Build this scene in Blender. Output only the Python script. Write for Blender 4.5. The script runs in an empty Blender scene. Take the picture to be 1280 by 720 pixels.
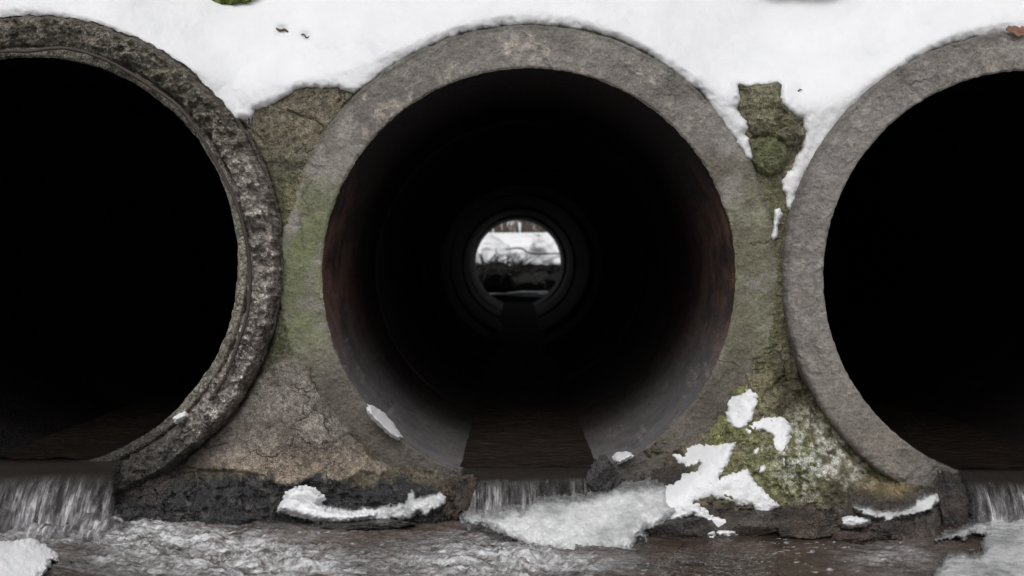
import bpy, math, random
import numpy as np
from mathutils import Vector
random.seed(4)
sc = bpy.context.scene
COL = sc.collection
R = math.radians

# ---------------------------------------------------------------- measures
F = 1362.0; D = 2.63; CX = 644.0; CY = 324.0; ZE = 0.775      # focal (px), distance to pipe faces, eye height
ZW = ZE - 0.615                                              # level of the stream
def P(u, v, y):
    s = (D + y) / F
    return (u - CX) * s, y, ZE - (v - CY) * s
def V(u, v, y): return Vector(P(u, v, y))
CL = (40., 328.); CC = (661., 344.); CR = (1288., 346.)

# ---------------------------------------------------------------- noise
def _h(i, j, k, s):
    n = (i * 374761393 + j * 668265263 + k * 2147483647 + s * 974634777) & 0xffffffff
    n = ((n ^ (n >> 13)) * 1274126177) & 0xffffffff
    n = ((n ^ (n >> 16)) * 2246822519) & 0xffffffff
    n = n ^ (n >> 15)
    return (n & 0xffff) / 65535.0
def vnoise(x, y, z, s=0):
    x = np.asarray(x, float); y = np.asarray(y, float) + 0 * x; z = np.asarray(z, float) + 0 * x
    xi = np.floor(x).astype(np.int64); yi = np.floor(y).astype(np.int64); zi = np.floor(z).astype(np.int64)
    fx = x - xi; fy = y - yi; fz = z - zi
    fx = fx**3*(fx*(fx*6-15)+10); fy = fy**3*(fy*(fy*6-15)+10); fz = fz**3*(fz*(fz*6-15)+10)
    def L(a, b, t): return a + (b - a) * t
    c = [[[_h(xi+a, yi+b, zi+d, s) for d in (0, 1)] for b in (0, 1)] for a in (0, 1)]
    return 2 * L(L(L(c[0][0][0], c[1][0][0], fx), L(c[0][1][0], c[1][1][0], fx), fy),
                 L(L(c[0][0][1], c[1][0][1], fx), L(c[0][1][1], c[1][1][1], fx), fy), fz) - 1
def fbm(x, y, z, sc_, o=4, s=0, g=0.5, ridge=False):
    t = 0; a = 1; n = 0
    x = np.asarray(x, float)
    for i in range(o):
        q = vnoise(x*sc_ + 7.3*i, np.asarray(y)*sc_ - 3.1*i, np.asarray(z)*sc_ + 1.7*i, s + i)
        if ridge: q = 1 - 2*np.abs(q)
        t = t + a*q; n += a; a *= g; sc_ *= 2.03
    return t / n
def ss(x, a, b):
    t = np.clip((np.asarray(x, float) - a) / (b - a), 0, 1)
    return t*t*(3-2*t)
def mix(a, b, t):
    t = np.asarray(t)[..., None]
    return a*(1-t) + b*t
def lin(r, g, b):
    return np.array([((c/255.)/12.92 if c/255. < .04045 else ((c/255.+.055)/1.055)**2.4) for c in (r, g, b)])
ALB = 2.65
def A(r, g, b): return np.clip(lin(r, g, b)*ALB, 0, .85)

def poly_sd(pts, u, v, closed=True):
    """signed distance in px (positive inside)"""
    pts = np.array(pts, float)
    n = len(pts); d2 = np.full(u.shape, 1e12); ins = np.zeros(u.shape, bool)
    for i in range(n if closed else n-1):
        a = pts[i]; b = pts[(i+1) % n]
        e = b - a; w0 = u - a[0]; w1 = v - a[1]
        t = np.clip((w0*e[0] + w1*e[1]) / max(e @ e, 1e-9), 0, 1)
        d2 = np.minimum(d2, (w0-e[0]*t)**2 + (w1-e[1]*t)**2)
        if closed:
            c = ((a[1] > v) != (b[1] > v)) & (u < (b[0]-a[0])*(v-a[1])/((b[1]-a[1]) if b[1] != a[1] else 1e-9) + a[0])
            ins ^= c
    d = np.sqrt(d2)
    return np.where(ins, d, -d) if closed else d

# ---------------------------------------------------------------- mesh helpers
def tag(o, label=None, cat=None, group=None, kind=None):
    if label: o['label'] = label
    if cat: o['category'] = cat
    if group: o['group'] = group
    if kind: o['kind'] = kind
    return o
def empty(name, loc, label, cat, group=None):
    o = bpy.data.objects.new(name, None); COL.objects.link(o); o.location = loc
    return tag(o, label, cat, group)
def link(name, me, mat, parent=None):
    o = bpy.data.objects.new(name, me); COL.objects.link(o)
    if mat: me.materials.append(mat)
    if parent:
        o.parent = parent
        # vertices are in world space: shift by the parent's place (parents carry no rotation)
        o.location = -Vector(parent.location)
    return o
def raw_mesh(name, co, quads, col=None):
    me = bpy.data.meshes.new(name)
    used = np.zeros(len(co), bool); used[quads.ravel()] = True
    idx = np.cumsum(used) - 1
    co = co[used]; q = idx[quads]
    k = q.shape[1]
    me.vertices.add(len(co)); me.vertices.foreach_set('co', co.astype(np.float32).ravel())
    me.loops.add(q.size); me.loops.foreach_set('vertex_index', q.astype(np.int32).ravel())
    me.polygons.add(len(q)); me.polygons.foreach_set('loop_start', (np.arange(len(q))*k).astype(np.int32))
    try: me.polygons.foreach_set('loop_total', np.full(len(q), k, np.int32))
    except Exception: pass
    me.polygons.foreach_set('use_smooth', np.ones(len(q), bool))
    me.update(calc_edges=True); me.validate()
    if col is not None:
        at = me.attributes.new('Col', 'FLOAT_COLOR', 'POINT')
        at.data.foreach_set('color', col[used].astype(np.float32).ravel())
    return me
def grid(name, X, Y, Z, mat, parent=None, keep=None, col=None, wrap=False, flip=False):
    n, m = X.shape
    co = np.stack([X, Y, Z], -1).reshape(-1, 3)
    I = np.arange(n*m).reshape(n, m)
    if wrap: I = np.vstack([I, I[:1]])
    q = np.stack([I[:-1, :-1], I[:-1, 1:], I[1:, 1:], I[1:, :-1]], -1)
    if flip: q = q[..., ::-1]
    if keep is not None:
        kk = keep if not wrap else np.vstack([keep, keep[:1]])
        fk = kk[:-1, :-1] | kk[1:, :-1] | kk[:-1, 1:] | kk[1:, 1:]
        q = q[fk]
    q = q.reshape(-1, 4)
    c = None
    if col is not None: c = col.reshape(-1, 4)
    return link(name, raw_mesh(name, co, q, c), mat, parent)
def rgba(c, w):
    return np.concatenate([c, np.broadcast_to(np.asarray(w), c.shape[:-1])[..., None]], -1)

def tube(name, pts, rad, mat, parent=None, seg=8, nz=0.0, sub=4):
    """round bar along a polyline, radius per point, both ends closed"""
    pts = [Vector(p) for p in pts]
    rs = rad if isinstance(rad, (list, tuple)) else [rad]*len(pts)
    P2 = []; R2 = []
    for i in range(len(pts)-1):
        for s in range(sub):
            t = s/sub
            p0 = pts[max(i-1, 0)]; p1 = pts[i]; p2 = pts[i+1]; p3 = pts[min(i+2, len(pts)-1)]
            q = 0.5*((2*p1) + (p2-p0)*t + (2*p0-5*p1+4*p2-p3)*t*t + (3*p1-p0-3*p2+p3)*t**3)
            P2.append(q); R2.append(rs[i]*(1-t)+rs[i+1]*t)
    P2.append(pts[-1]); R2.append(rs[-1])
    vs = []; fs = []
    for i, p in enumerate(P2):
        t = (P2[min(i+1, len(P2)-1)] - P2[max(i-1, 0)]).normalized()
        a = t.cross(Vector((0.13, 0.2, 1)) if abs(t.z) < .9 else Vector((1, 0.1, 0))).normalized(); b = t.cross(a)
        for k in range(seg):
            w = 2*math.pi*k/seg; r = R2[i]*(1 + nz*random.uniform(-1, 1))
            vs.append(p + a*math.cos(w)*r + b*math.sin(w)*r)
    for i in range(len(P2)-1):
        for k in range(seg):
            fs.append((i*seg+k, i*seg+(k+1) % seg, (i+1)*seg+(k+1) % seg, (i+1)*seg+k))
    fs.append(tuple(range(seg))[::-1]); fs.append(tuple(range((len(P2)-1)*seg, len(P2)*seg)))
    return vs, fs
def mesh_of(name, parts, mat, parent=None, smooth=True):
    vs = []; fs = []
    for v, f in parts:
        o = len(vs); vs += v; fs += [tuple(i+o for i in q) for q in f]
    me = bpy.data.meshes.new(name); me.from_pydata([tuple(v) for v in vs], [], fs)
    if smooth:
        for p in me.polygons: p.use_smooth = True
    return link(name, me, mat, parent)
def blob(name, c, r, mat, seed=0, rough=.25, n=48, freq=1.6, cfun=None, parent=None, flat=None, ang=.35, facets=9):
    """lumpy closed stone / lump of snow: displaced sphere, radii r"""
    th = np.linspace(0, 2*np.pi, 2*n, endpoint=False); ph = np.linspace(0.001, np.pi-.001, n)
    T, Q = np.meshgrid(th, ph, indexing='ij')
    x = np.sin(Q)*np.cos(T); y = np.sin(Q)*np.sin(T); z = np.cos(Q)
    e = 1 + rough*fbm(x, y, z, freq, 2, seed) + rough*ang*fbm(x, y, z, freq*3, 4, seed+5, .6, True)
    # angular facets
    rs = np.random.RandomState(seed)
    for i in range(facets):
        nn = rs.normal(size=3); nn /= np.linalg.norm(nn)
        d = x*nn[0]+y*nn[1]+z*nn[2]; lim = rs.uniform(.62, .9)
        e = np.where(d > lim/np.maximum(e, .1), np.minimum(e, lim/np.maximum(d, 1e-3)*1.02), e)
    X = c[0]+r[0]*x*e; Y = c[1]+r[1]*y*e; Z = c[2]+r[2]*z*e
    if flat is not None: Z = np.maximum(Z, flat)
    col = None
    if cfun is not None: col = cfun(X, Y, Z, x*e, y*e, z*e)
    return grid(name, X, Y, Z, mat, parent, col=col, wrap=True, flip=True)

# ---------------------------------------------------------------- materials
def nt(name):
    m = bpy.data.materials.new(name); m.use_nodes = True
    t = m.node_tree; b = t.nodes['Principled BSDF']
    return m, t, b
def N(t, ty, **kw):
    n = t.nodes.new(ty)
    for k, v in kw.items():
        if k in n.inputs: n.inputs[k].default_value = v
        else: setattr(n, k, v)
    return n
def noise_n(t, vec, scale, detail=5, rough=.6, typ=None):
    n = N(t, 'ShaderNodeTexNoise'); n.inputs['Scale'].default_value = scale; n.inputs['Detail'].default_value = detail
    n.inputs['Roughness'].default_value = rough
    if typ: n.noise_type = typ
    t.links.new(vec, n.inputs['Vector']); return n.outputs[0]
def ramp(t, src, pts):
    r = N(t, 'ShaderNodeValToRGB'); el = r.color_ramp.elements
    while len(el) < len(pts): el.new(.5)
    for e, (p, c) in zip(el, pts):
        e.position = p; e.color = (c, c, c, 1) if not isinstance(c, (tuple, list, np.ndarray)) else (*c[:3], 1)
    t.links.new(src, r.inputs[0]); return r.outputs[0]
def mul(t, a, b, op='MULTIPLY', clamp=False):
    n = N(t, 'ShaderNodeMath', operation=op); n.use_clamp = clamp
    for i, s in enumerate((a, b)):
        if isinstance(s, (int, float)): n.inputs[i].default_value = s
        else: t.links.new(s, n.inputs[i])
    return n.outputs[0]
def mixc(t, f, a, b, mode='MIX'):
    n = N(t, 'ShaderNodeMix', data_type='RGBA', blend_type=mode)
    for s, i in ((f, 0), (a, 6), (b, 7)):
        if isinstance(s, (int, float)): n.inputs[i].default_value = s
        elif isinstance(s, (tuple, list, np.ndarray)): n.inputs[i].default_value = (*s[:3], 1)
        else: t.links.new(s, n.inputs[i])
    return n.outputs[2]
def bump(t, b, h, strength, dist):
    n = N(t, 'ShaderNodeBump'); n.inputs['Strength'].default_value = strength; n.inputs['Distance'].default_value = dist
    t.links.new(h, n.inputs['Height']); t.links.new(n.outputs[0], b.inputs['Normal'])

def stone_mat(name, bscale=170, bdist=.004, bstr=.6, contrast=.55, flat=None, crack=13, calm=0.):
    """colour of each patch comes with the mesh; grain, pits, gloss and relief are procedural"""
    m, t, b = nt(name)
    pos = N(t, 'ShaderNodeTexCoord').outputs['Object']
    if flat is None:
        at = N(t, 'ShaderNodeAttribute'); at.attribute_name = 'Col'
        base = at.outputs['Color']; wet = at.outputs['Alpha']
    else: base = tuple(flat); wet = 0.15
    n1 = noise_n(t, pos, 260, 2, .7); n2 = noise_n(t, pos, 55, 4, .65); n3 = noise_n(t, pos, 14, 3, .6)
    g = ramp(t, n1, [(.3, 1-contrast), (.7, 1+contrast)])
    g2 = ramp(t, n2, [(.3, 1-contrast*.8), (.7, 1+contrast*.7)])
    g3 = ramp(t, n3, [(.3, .82), (.7, 1.15)])
    vo = N(t, 'ShaderNodeTexVoronoi'); vo.inputs['Scale'].default_value = 120; t.links.new(pos, vo.inputs['Vector'])
    pit = ramp(t, vo.outputs['Distance'], [(.05, .35), (.2, 1)])
    c = mixc(t, 1, base, g, 'MULTIPLY'); c = mixc(t, 1, c, g2, 'MULTIPLY'); c = mixc(t, 1, c, g3, 'MULTIPLY')
    c = mixc(t, .5, c, pit, 'MULTIPLY')
    sp = noise_n(t, pos, 420, 1, .6); c = mixc(t, 1-calm, c, ramp(t, sp, [(.34, .45), (.42, 1), (.62, 1), (.72, 1.5)]), 'MULTIPLY')
    sp2 = noise_n(t, pos, 95, 4, .8); c = mixc(t, 1-calm, c, ramp(t, sp2, [(.40, .62), (.47, 1), (.56, 1.0), (.62, 1.28)]), 'MULTIPLY')
    wp = N(t, 'ShaderNodeVectorMath', operation='SCALE'); wn = N(t, 'ShaderNodeTexNoise'); wn.inputs['Scale'].default_value = 22; wn.inputs['Detail'].default_value = 3
    t.links.new(pos, wn.inputs['Vector']); t.links.new(wn.outputs['Color'], wp.inputs[0]); wp.inputs['Scale'].default_value = .09
    wa = N(t, 'ShaderNodeVectorMath', operation='ADD'); t.links.new(pos, wa.inputs[0]); t.links.new(wp.outputs[0], wa.inputs[1])
    ve = N(t, 'ShaderNodeTexVoronoi', feature='DISTANCE_TO_EDGE'); ve.inputs['Scale'].default_value = crack; t.links.new(wa.outputs[0], ve.inputs['Vector'])
    cm = ramp(t, noise_n(t, pos, 7, 3, .5), [(.48, 0), (.60, 1)])
    cl = mul(t, ramp(t, ve.outputs['Distance'], [(.0, 1), (.035, 0)]), cm)
    c = mixc(t, mul(t, cl, .75*(1-calm)), c, (.012, .010, .009))
    t.links.new(c, b.inputs['Base Color'])
    if flat is None:
        w = N(t, 'ShaderNodeMapRange'); w.inputs['To Min'].default_value = .88; w.inputs['To Max'].default_value = .07
        t.links.new(wet, w.inputs['Value'])
        rr = mul(t, w.outputs[0], ramp(t, n2, [(.35, .8), (.65, 1.25)]), clamp=True)
        t.links.new(rr, b.inputs['Roughness'])
    else: b.inputs['Roughness'].default_value = .8
    if flat is None: t.links.new(mul(t, mul(t, wet, .5), .35, 'ADD'), b.inputs['Specular IOR Level'])
    nb = noise_n(t, pos, bscale, 3, .75)
    h = mul(t, nb, mul(t, pit, .35), 'ADD'); h = mul(t, h, mul(t, sp2, 1.2), 'ADD'); h = mul(t, h, mul(t, cl, .8), 'SUBTRACT')
    bump(t, b, h, bstr, bdist)
    return m

M = {}
M['concrete'] = stone_mat('weathered_concrete', 130, .006, .7, .17, crack=4, calm=.55)
M['rubble'] = stone_mat('broken_concrete', 95, .012, .9, .5, crack=16)
M['mortar'] = stone_mat('mossy_mortar', 105, .011, .85, .42)

def snow_mat(name='snow', icy=0.0):
    m, t, b = nt(name)
    pos = N(t, 'ShaderNodeTexCoord').outputs['Object']
    n1 = noise_n(t, pos, 9, 3, .5); n2 = noise_n(t, pos, 380, 2, .7); n3 = noise_n(t, pos, 45, 4, .6)
    if icy:
        c = mixc(t, ramp(t, mul(t, mul(t, n3, .3), mul(t, n1, .7), 'ADD'), [(.36, 0), (.56, 1)]), (.40, .41, .42), (.74, .75, .76))
        rr = ramp(t, n3, [(.4, .12), (.6, .5)])
        at = N(t, 'ShaderNodeAttribute'); at.attribute_name = 'Col'
        sep = N(t, 'ShaderNodeSeparateColor'); t.links.new(at.outputs['Color'], sep.inputs[0])
        c = mixc(t, sep.outputs[0], (.34, .35, .36), c)
        t.links.new(mul(t, mul(t, sep.outputs[0], .42), .58, 'ADD'), b.inputs['Alpha'])
        b.inputs['Coat Weight'].default_value = .6; b.inputs['Coat Roughness'].default_value = .08
        t.links.new(rr, b.inputs['Roughness'])
    else:
        c = mixc(t, ramp(t, n1, [(.3, 0), (.7, 1)]), (.81, .82, .845), (.86, .868, .89))
        b.inputs['Roughness'].default_value = .75
        b.inputs['Subsurface Weight'].default_value = .0
    t.links.new(c, b.inputs['Base Color'])
    h = mul(t, mul(t, n2, .5), n3, 'ADD')
    bump(t, b, h, .6 if not icy else .5, .004 if not icy else .004)
    return m
M['snow'] = snow_mat()
M['ice'] = snow_mat('ice', 1)

def simple(name, c, rough=.8, var=.3, scale=60, metal=0, bd=.003):
    m, t, b = nt(name)
    pos = N(t, 'ShaderNodeTexCoord').outputs['Object']
    n = noise_n(t, pos, scale, 5, .65)
    cc = mixc(t, 1, tuple(c), ramp(t, n, [(.3, 1-var), (.7, 1+var)]), 'MULTIPLY')
    t.links.new(cc, b.inputs['Base Color']); b.inputs['Roughness'].default_value = rough; b.inputs['Metallic'].default_value = metal
    bump(t, b, n, .6, bd)
    return m
M['rust'] = simple('rusted_steel', (.060, .047, .042), .75, .45, 180)
M['twig'] = simple('dead_twig', (.10, .075, .05), .85, .4, 200)
M['straw'] = simple('dry_grass', (.20, .17, .11), .8, .3, 200)
M['leaf'] = simple('dead_leaf', (.22, .11, .07), .7, .35, 90)
M['bark'] = simple('bark', (.06, .048, .04), .9, .5, 20)
M['brush'] = simple('brush', (.018, .016, .014), .9, .5, 20)
M['far_wall'] = simple('far_concrete', (.26, .25, .24), .9, .25, 3)
M['moss'] = simple('moss', (.13, .17, .035), .95, .5, 90, bd=.01)

def pipe_inner_colour():
    pass

# water ------------------------------------------------------------------
def water_mat(name, deep, murk, stretch=(1, 1, 1), bs=35, bd=.01, spec=.5, rough=.06):
    m, t, b = nt(name)
    at = N(t, 'ShaderNodeAttribute'); at.attribute_name = 'Col'
    tc = N(t, 'ShaderNodeTexCoord').outputs['Object']
    mp = N(t, 'ShaderNodeMapping'); mp.inputs['Scale'].default_value = stretch; t.links.new(tc, mp.inputs[0]); pos = mp.outputs[0]
    n = noise_n(t, pos, bs, 3, .5); n2 = noise_n(t, pos, bs*3, 2, .5); n4 = noise_n(t, pos, 9, 4, .6)
    c = mixc(t, ramp(t, n4, [(.35, 0), (.65, 1)]), deep, murk)
    sep = N(t, 'ShaderNodeSeparateColor'); t.links.new(at.outputs['Color'], sep.inputs[0])
    foam = sep.outputs[0]
    # foam is drawn out into soft strands along the flow; sparse hard flecks of bubbles and painted sparkle
    ms = N(t, 'ShaderNodeMapping'); ms.inputs['Rotation'].default_value = (0, 0, .35); ms.inputs['Scale'].default_value = (.38, 1.5, 1); t.links.new(tc, ms.inputs[0])
    wv = N(t, 'ShaderNodeTexNoise'); wv.inputs['Scale'].default_value = 34; wv.inputs['Detail'].default_value = 5; wv.inputs['Roughness'].default_value = .68; wv.inputs['Distortion'].default_value = 1.2
    t.links.new(ms.outputs[0], wv.inputs['Vector'])
    st_ = ramp(t, wv.outputs[0], [(.34, .05), (.66, 1)]); fine = ramp(t, n2, [(.3, .6), (.7, 1.2)])
    f = mul(t, mul(t, mul(t, foam, st_), fine), 1.35)
    f = mul(t, f, sep.outputs[1], 'MAXIMUM'); f = mul(t, f, .92, clamp=True)
    c2 = mixc(t, f, c, (.66, .67, .69))
    t.links.new(c2, b.inputs['Base Color'])
    rr = mul(t, mul(t, f, .15), rough, 'ADD'); t.links.new(rr, b.inputs['Roughness'])
    b.inputs['IOR'].default_value = 1.33; b.inputs['Specular IOR Level'].default_value = spec
    bump(t, b, mul(t, n, mul(t, n2, .4), 'ADD'), 1.0, bd)
    return m
M['stream'] = water_mat('stream_water', (.030, .022, .018), (.085, .060, .046), (1, 1.5, 1), 40, .007, 1.0, .02)
M['pipe_water'] = water_mat('pipe_water', (.020, .016, .014), (.032, .024, .020), (1, 1.6, 1), 22, .02, .012, .6)

M['dark_water'] = water_mat('dark_water', (.010, .008, .007), (.016, .012, .010), (1, 1.6, 1), 22, .02, .03, .5)  # darker copy of pipe_water, shade of the side bores painted in
def fall_mat(name, dens=.0, sx=90.):
    m, t, b = nt(name)
    tc = N(t, 'ShaderNodeTexCoord').outputs['Object']
    at = N(t, 'ShaderNodeAttribute'); at.attribute_name = 'Col'
    sep = N(t, 'ShaderNodeSeparateColor'); t.links.new(at.outputs['Color'], sep.inputs[0])
    mp = N(t, 'ShaderNodeMapping'); mp.inputs['Scale'].default_value = (1, .1, .11); t.links.new(tc, mp.inputs[0])
    n = noise_n(t, mp.outputs[0], sx, 4, .6); n2 = noise_n(t, mp.outputs[0], sx*2.6, 3, .6)
    mp2 = N(t, 'ShaderNodeMapping'); mp2.inputs['Scale'].default_value = (1, 1, .35); t.links.new(tc, mp2.inputs[0])
    n3 = noise_n(t, mp2.outputs[0], 60, 5, .7)
    s = mul(t, mul(t, ramp(t, n, [(.30, 0), (.58, 1)]), ramp(t, n2, [(.3, .35), (.62, 1)])), ramp(t, n3, [(.3, .45), (.7, 1.0)]))
    mp3 = N(t, 'ShaderNodeMapping'); mp3.inputs['Scale'].default_value = (1, .2, .22); t.links.new(tc, mp3.inputs[0])
    gap = ramp(t, noise_n(t, mp3.outputs[0], 24, 3, .55), [(.36, .18), (.60, 1.15)])
    s = mul(t, s, gap); s = mul(t, s, sep.outputs[2], clamp=True)
    c = mixc(t, s, (.028, .024, .022), (.74, .72, .75))
    t.links.new(c, b.inputs['Base Color']); b.inputs['Roughness'].default_value = .12
    b.inputs['Specular IOR Level'].default_value = .3
    b.inputs['IOR'].default_value = 1.33
    tr = N(t, 'ShaderNodeBsdfTransparent')
    mx = N(t, 'ShaderNodeMixShader')
    # green channel = body of the water, red = aeration towards the foot
    f = mul(t, mul(t, mul(t, s, .75), sep.outputs[0], 'ADD'), sep.outputs[1], clamp=True)
    t.links.new(f, mx.inputs[0]); t.links.new(tr.outputs[0], mx.inputs[1]); t.links.new(b.outputs[0], mx.inputs[2])
    out = t.nodes['Material Output']; t.links.new(mx.outputs[0], out.inputs[0])
    bump(t, b, n, .8, .01)
    return m
M['fall'] = fall_mat('falling_water')

# ---------------------------------------------------------------- relief of the mortar between the pipes (front projection, px)
TAN = [(372,447),(384,452),(393,478),(412,503),(424,520),(440,532),(450,556),(468,572),(492,585),(476,596),(452,590),(430,600),(405,607),(385,600),(372,614),(350,612),(330,598),(300,592),(262,590),(225,584),(238,568),(262,545),(290,518),(315,488),(335,460),(352,450)]
def Wbase(u, v, lumps=True):
    u = np.asarray(u, float); v = np.asarray(v, float)
    rL = np.hypot(u-CL[0], v-CL[1]); rC = np.hypot(u-CC[0], v-CC[1]); rR = np.hypot(u-CR[0], v-CR[1])
    left = u < CC[0]
    wob = 12*fbm(u, v, 0, 1/60., 3, 31)
    # left spandrel
    y = .018 + 0*u
    y = y - .014*(1-ss(np.abs(rC-314), 0, 40))*ss(v, 130, 200)
    hang = .088*ss(v, 430, 590)*ss(rL-311, -5, 75)*ss(rC-287+wob*.5, 0, 45)
    tn = ss(poly_sd(TAN, u+wob*.6, v+wob*.4), 0, 5)*.014
    mud = .105*ss(v+wob*1.8, 570, 655)**.8*ss(u+wob*.8, 128, 190)*(1-ss(u, 545, 580))
    yl = y - np.maximum(hang + tn, mud)
    # right spandrel
    y2 = .018 - .016*(1-ss(np.abs(rC-314), 0, 30))*ss(v, 180, 260)
    hang2 = .17*ss(v, 420, 650)*ss(rR-308, -5, 70)*ss(rC-285+wob*.5, 0, 60)
    mud2 = .17*ss(v+wob*.8, 585, 662)*ss(u, 742, 800)*(1-ss(u, 1165, 1198))
    # lumps in the notch between centre and right pipe
    e1 = np.hypot((u-966)/42., (v-138)/36.); e2 = np.hypot((u-962)/24., (v-192)/27.); e3 = np.hypot((u-988)/20, (v-168)/14)
    lump = .030*np.sqrt(np.clip(1-e1**4, 0, 1))
    lump = np.maximum(lump, .036*np.sqrt(np.clip(1-e2**2.6, 0, 1)))
    lump = np.maximum(lump, .034*np.sqrt(np.clip(1-e3**3, 0, 1)))
    yr = y2 - np.maximum(hang2, mud2) - (lump if lumps else 0)
    return np.where(left, yl, yr), rL, rC, rR
CRACKS = [[(446,116),(436,128),(424,146),(410,158),(401,170)], [(360,138),(378,146),(392,150),(404,158)], [(330,180),(322,170),(300,152)],
          [(430,558),(444,540),(455,532),(462,520)], [(404,556),(420,552),(436,545),(450,542)],
          [(230,600),(270,612),(300,606),(340,620),(380,612)], [(210,560),(240,545),(262,560),(290,552)],
          [(925,178),(945,170),(965,172),(985,178),(1003,172)], [(1000,470),(1010,510),(1040,545),(1075,580),(1100,600)], [(930,430),(950,440),(972,432)],
          [(980,470),(960,490),(955,520),(948,560)], [(1040,610),(1065,590),(1098,585)]]
def W(u, v, fine=True):
    y, rL, rC, rR = Wbase(u, v)
    if not fine: return y
    low = ss(v, 420, 520)
    rough = .0036 + .006*low + .006*ss(v, 590, 620)
    right = (u > CC[0])
    rough = np.where(right, .0045 + .010*low + .004*(1-ss(v, 200, 240)), rough)
    tan = ss(poly_sd(TAN, u, v), -5, 10)
    rough = rough*(1-.62*tan)
    n = fbm(u, v, 0, 1/30., 6, 3, .58) + .7*fbm(u, v, 3, 1/16., 5, 12, .6, True)
    y = y - rough*n*1.5
    y = y - np.where(right, .007*low, .0025+.006*ss(v, 585, 605))*(1-.8*tan)*fbm(u, v, 7, 1/9., 3, 88, .65, True)
    y = y - .0022*fbm(u, v, 8, 1/4., 2, 89, .6)
    wv = 3*fbm(u, v, 1, 1/12., 3, 77)
    for c in CRACKS:
        d = poly_sd(c, u+wv, v+wv, False)
        y = y + .007*np.exp(-(d/1.6)**2)
    # gap against the proud left pipe
    y = y + .02*np.exp(-((rL-313)/3.2)**2)*(1-ss(v, 470, 520))
    return y

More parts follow.
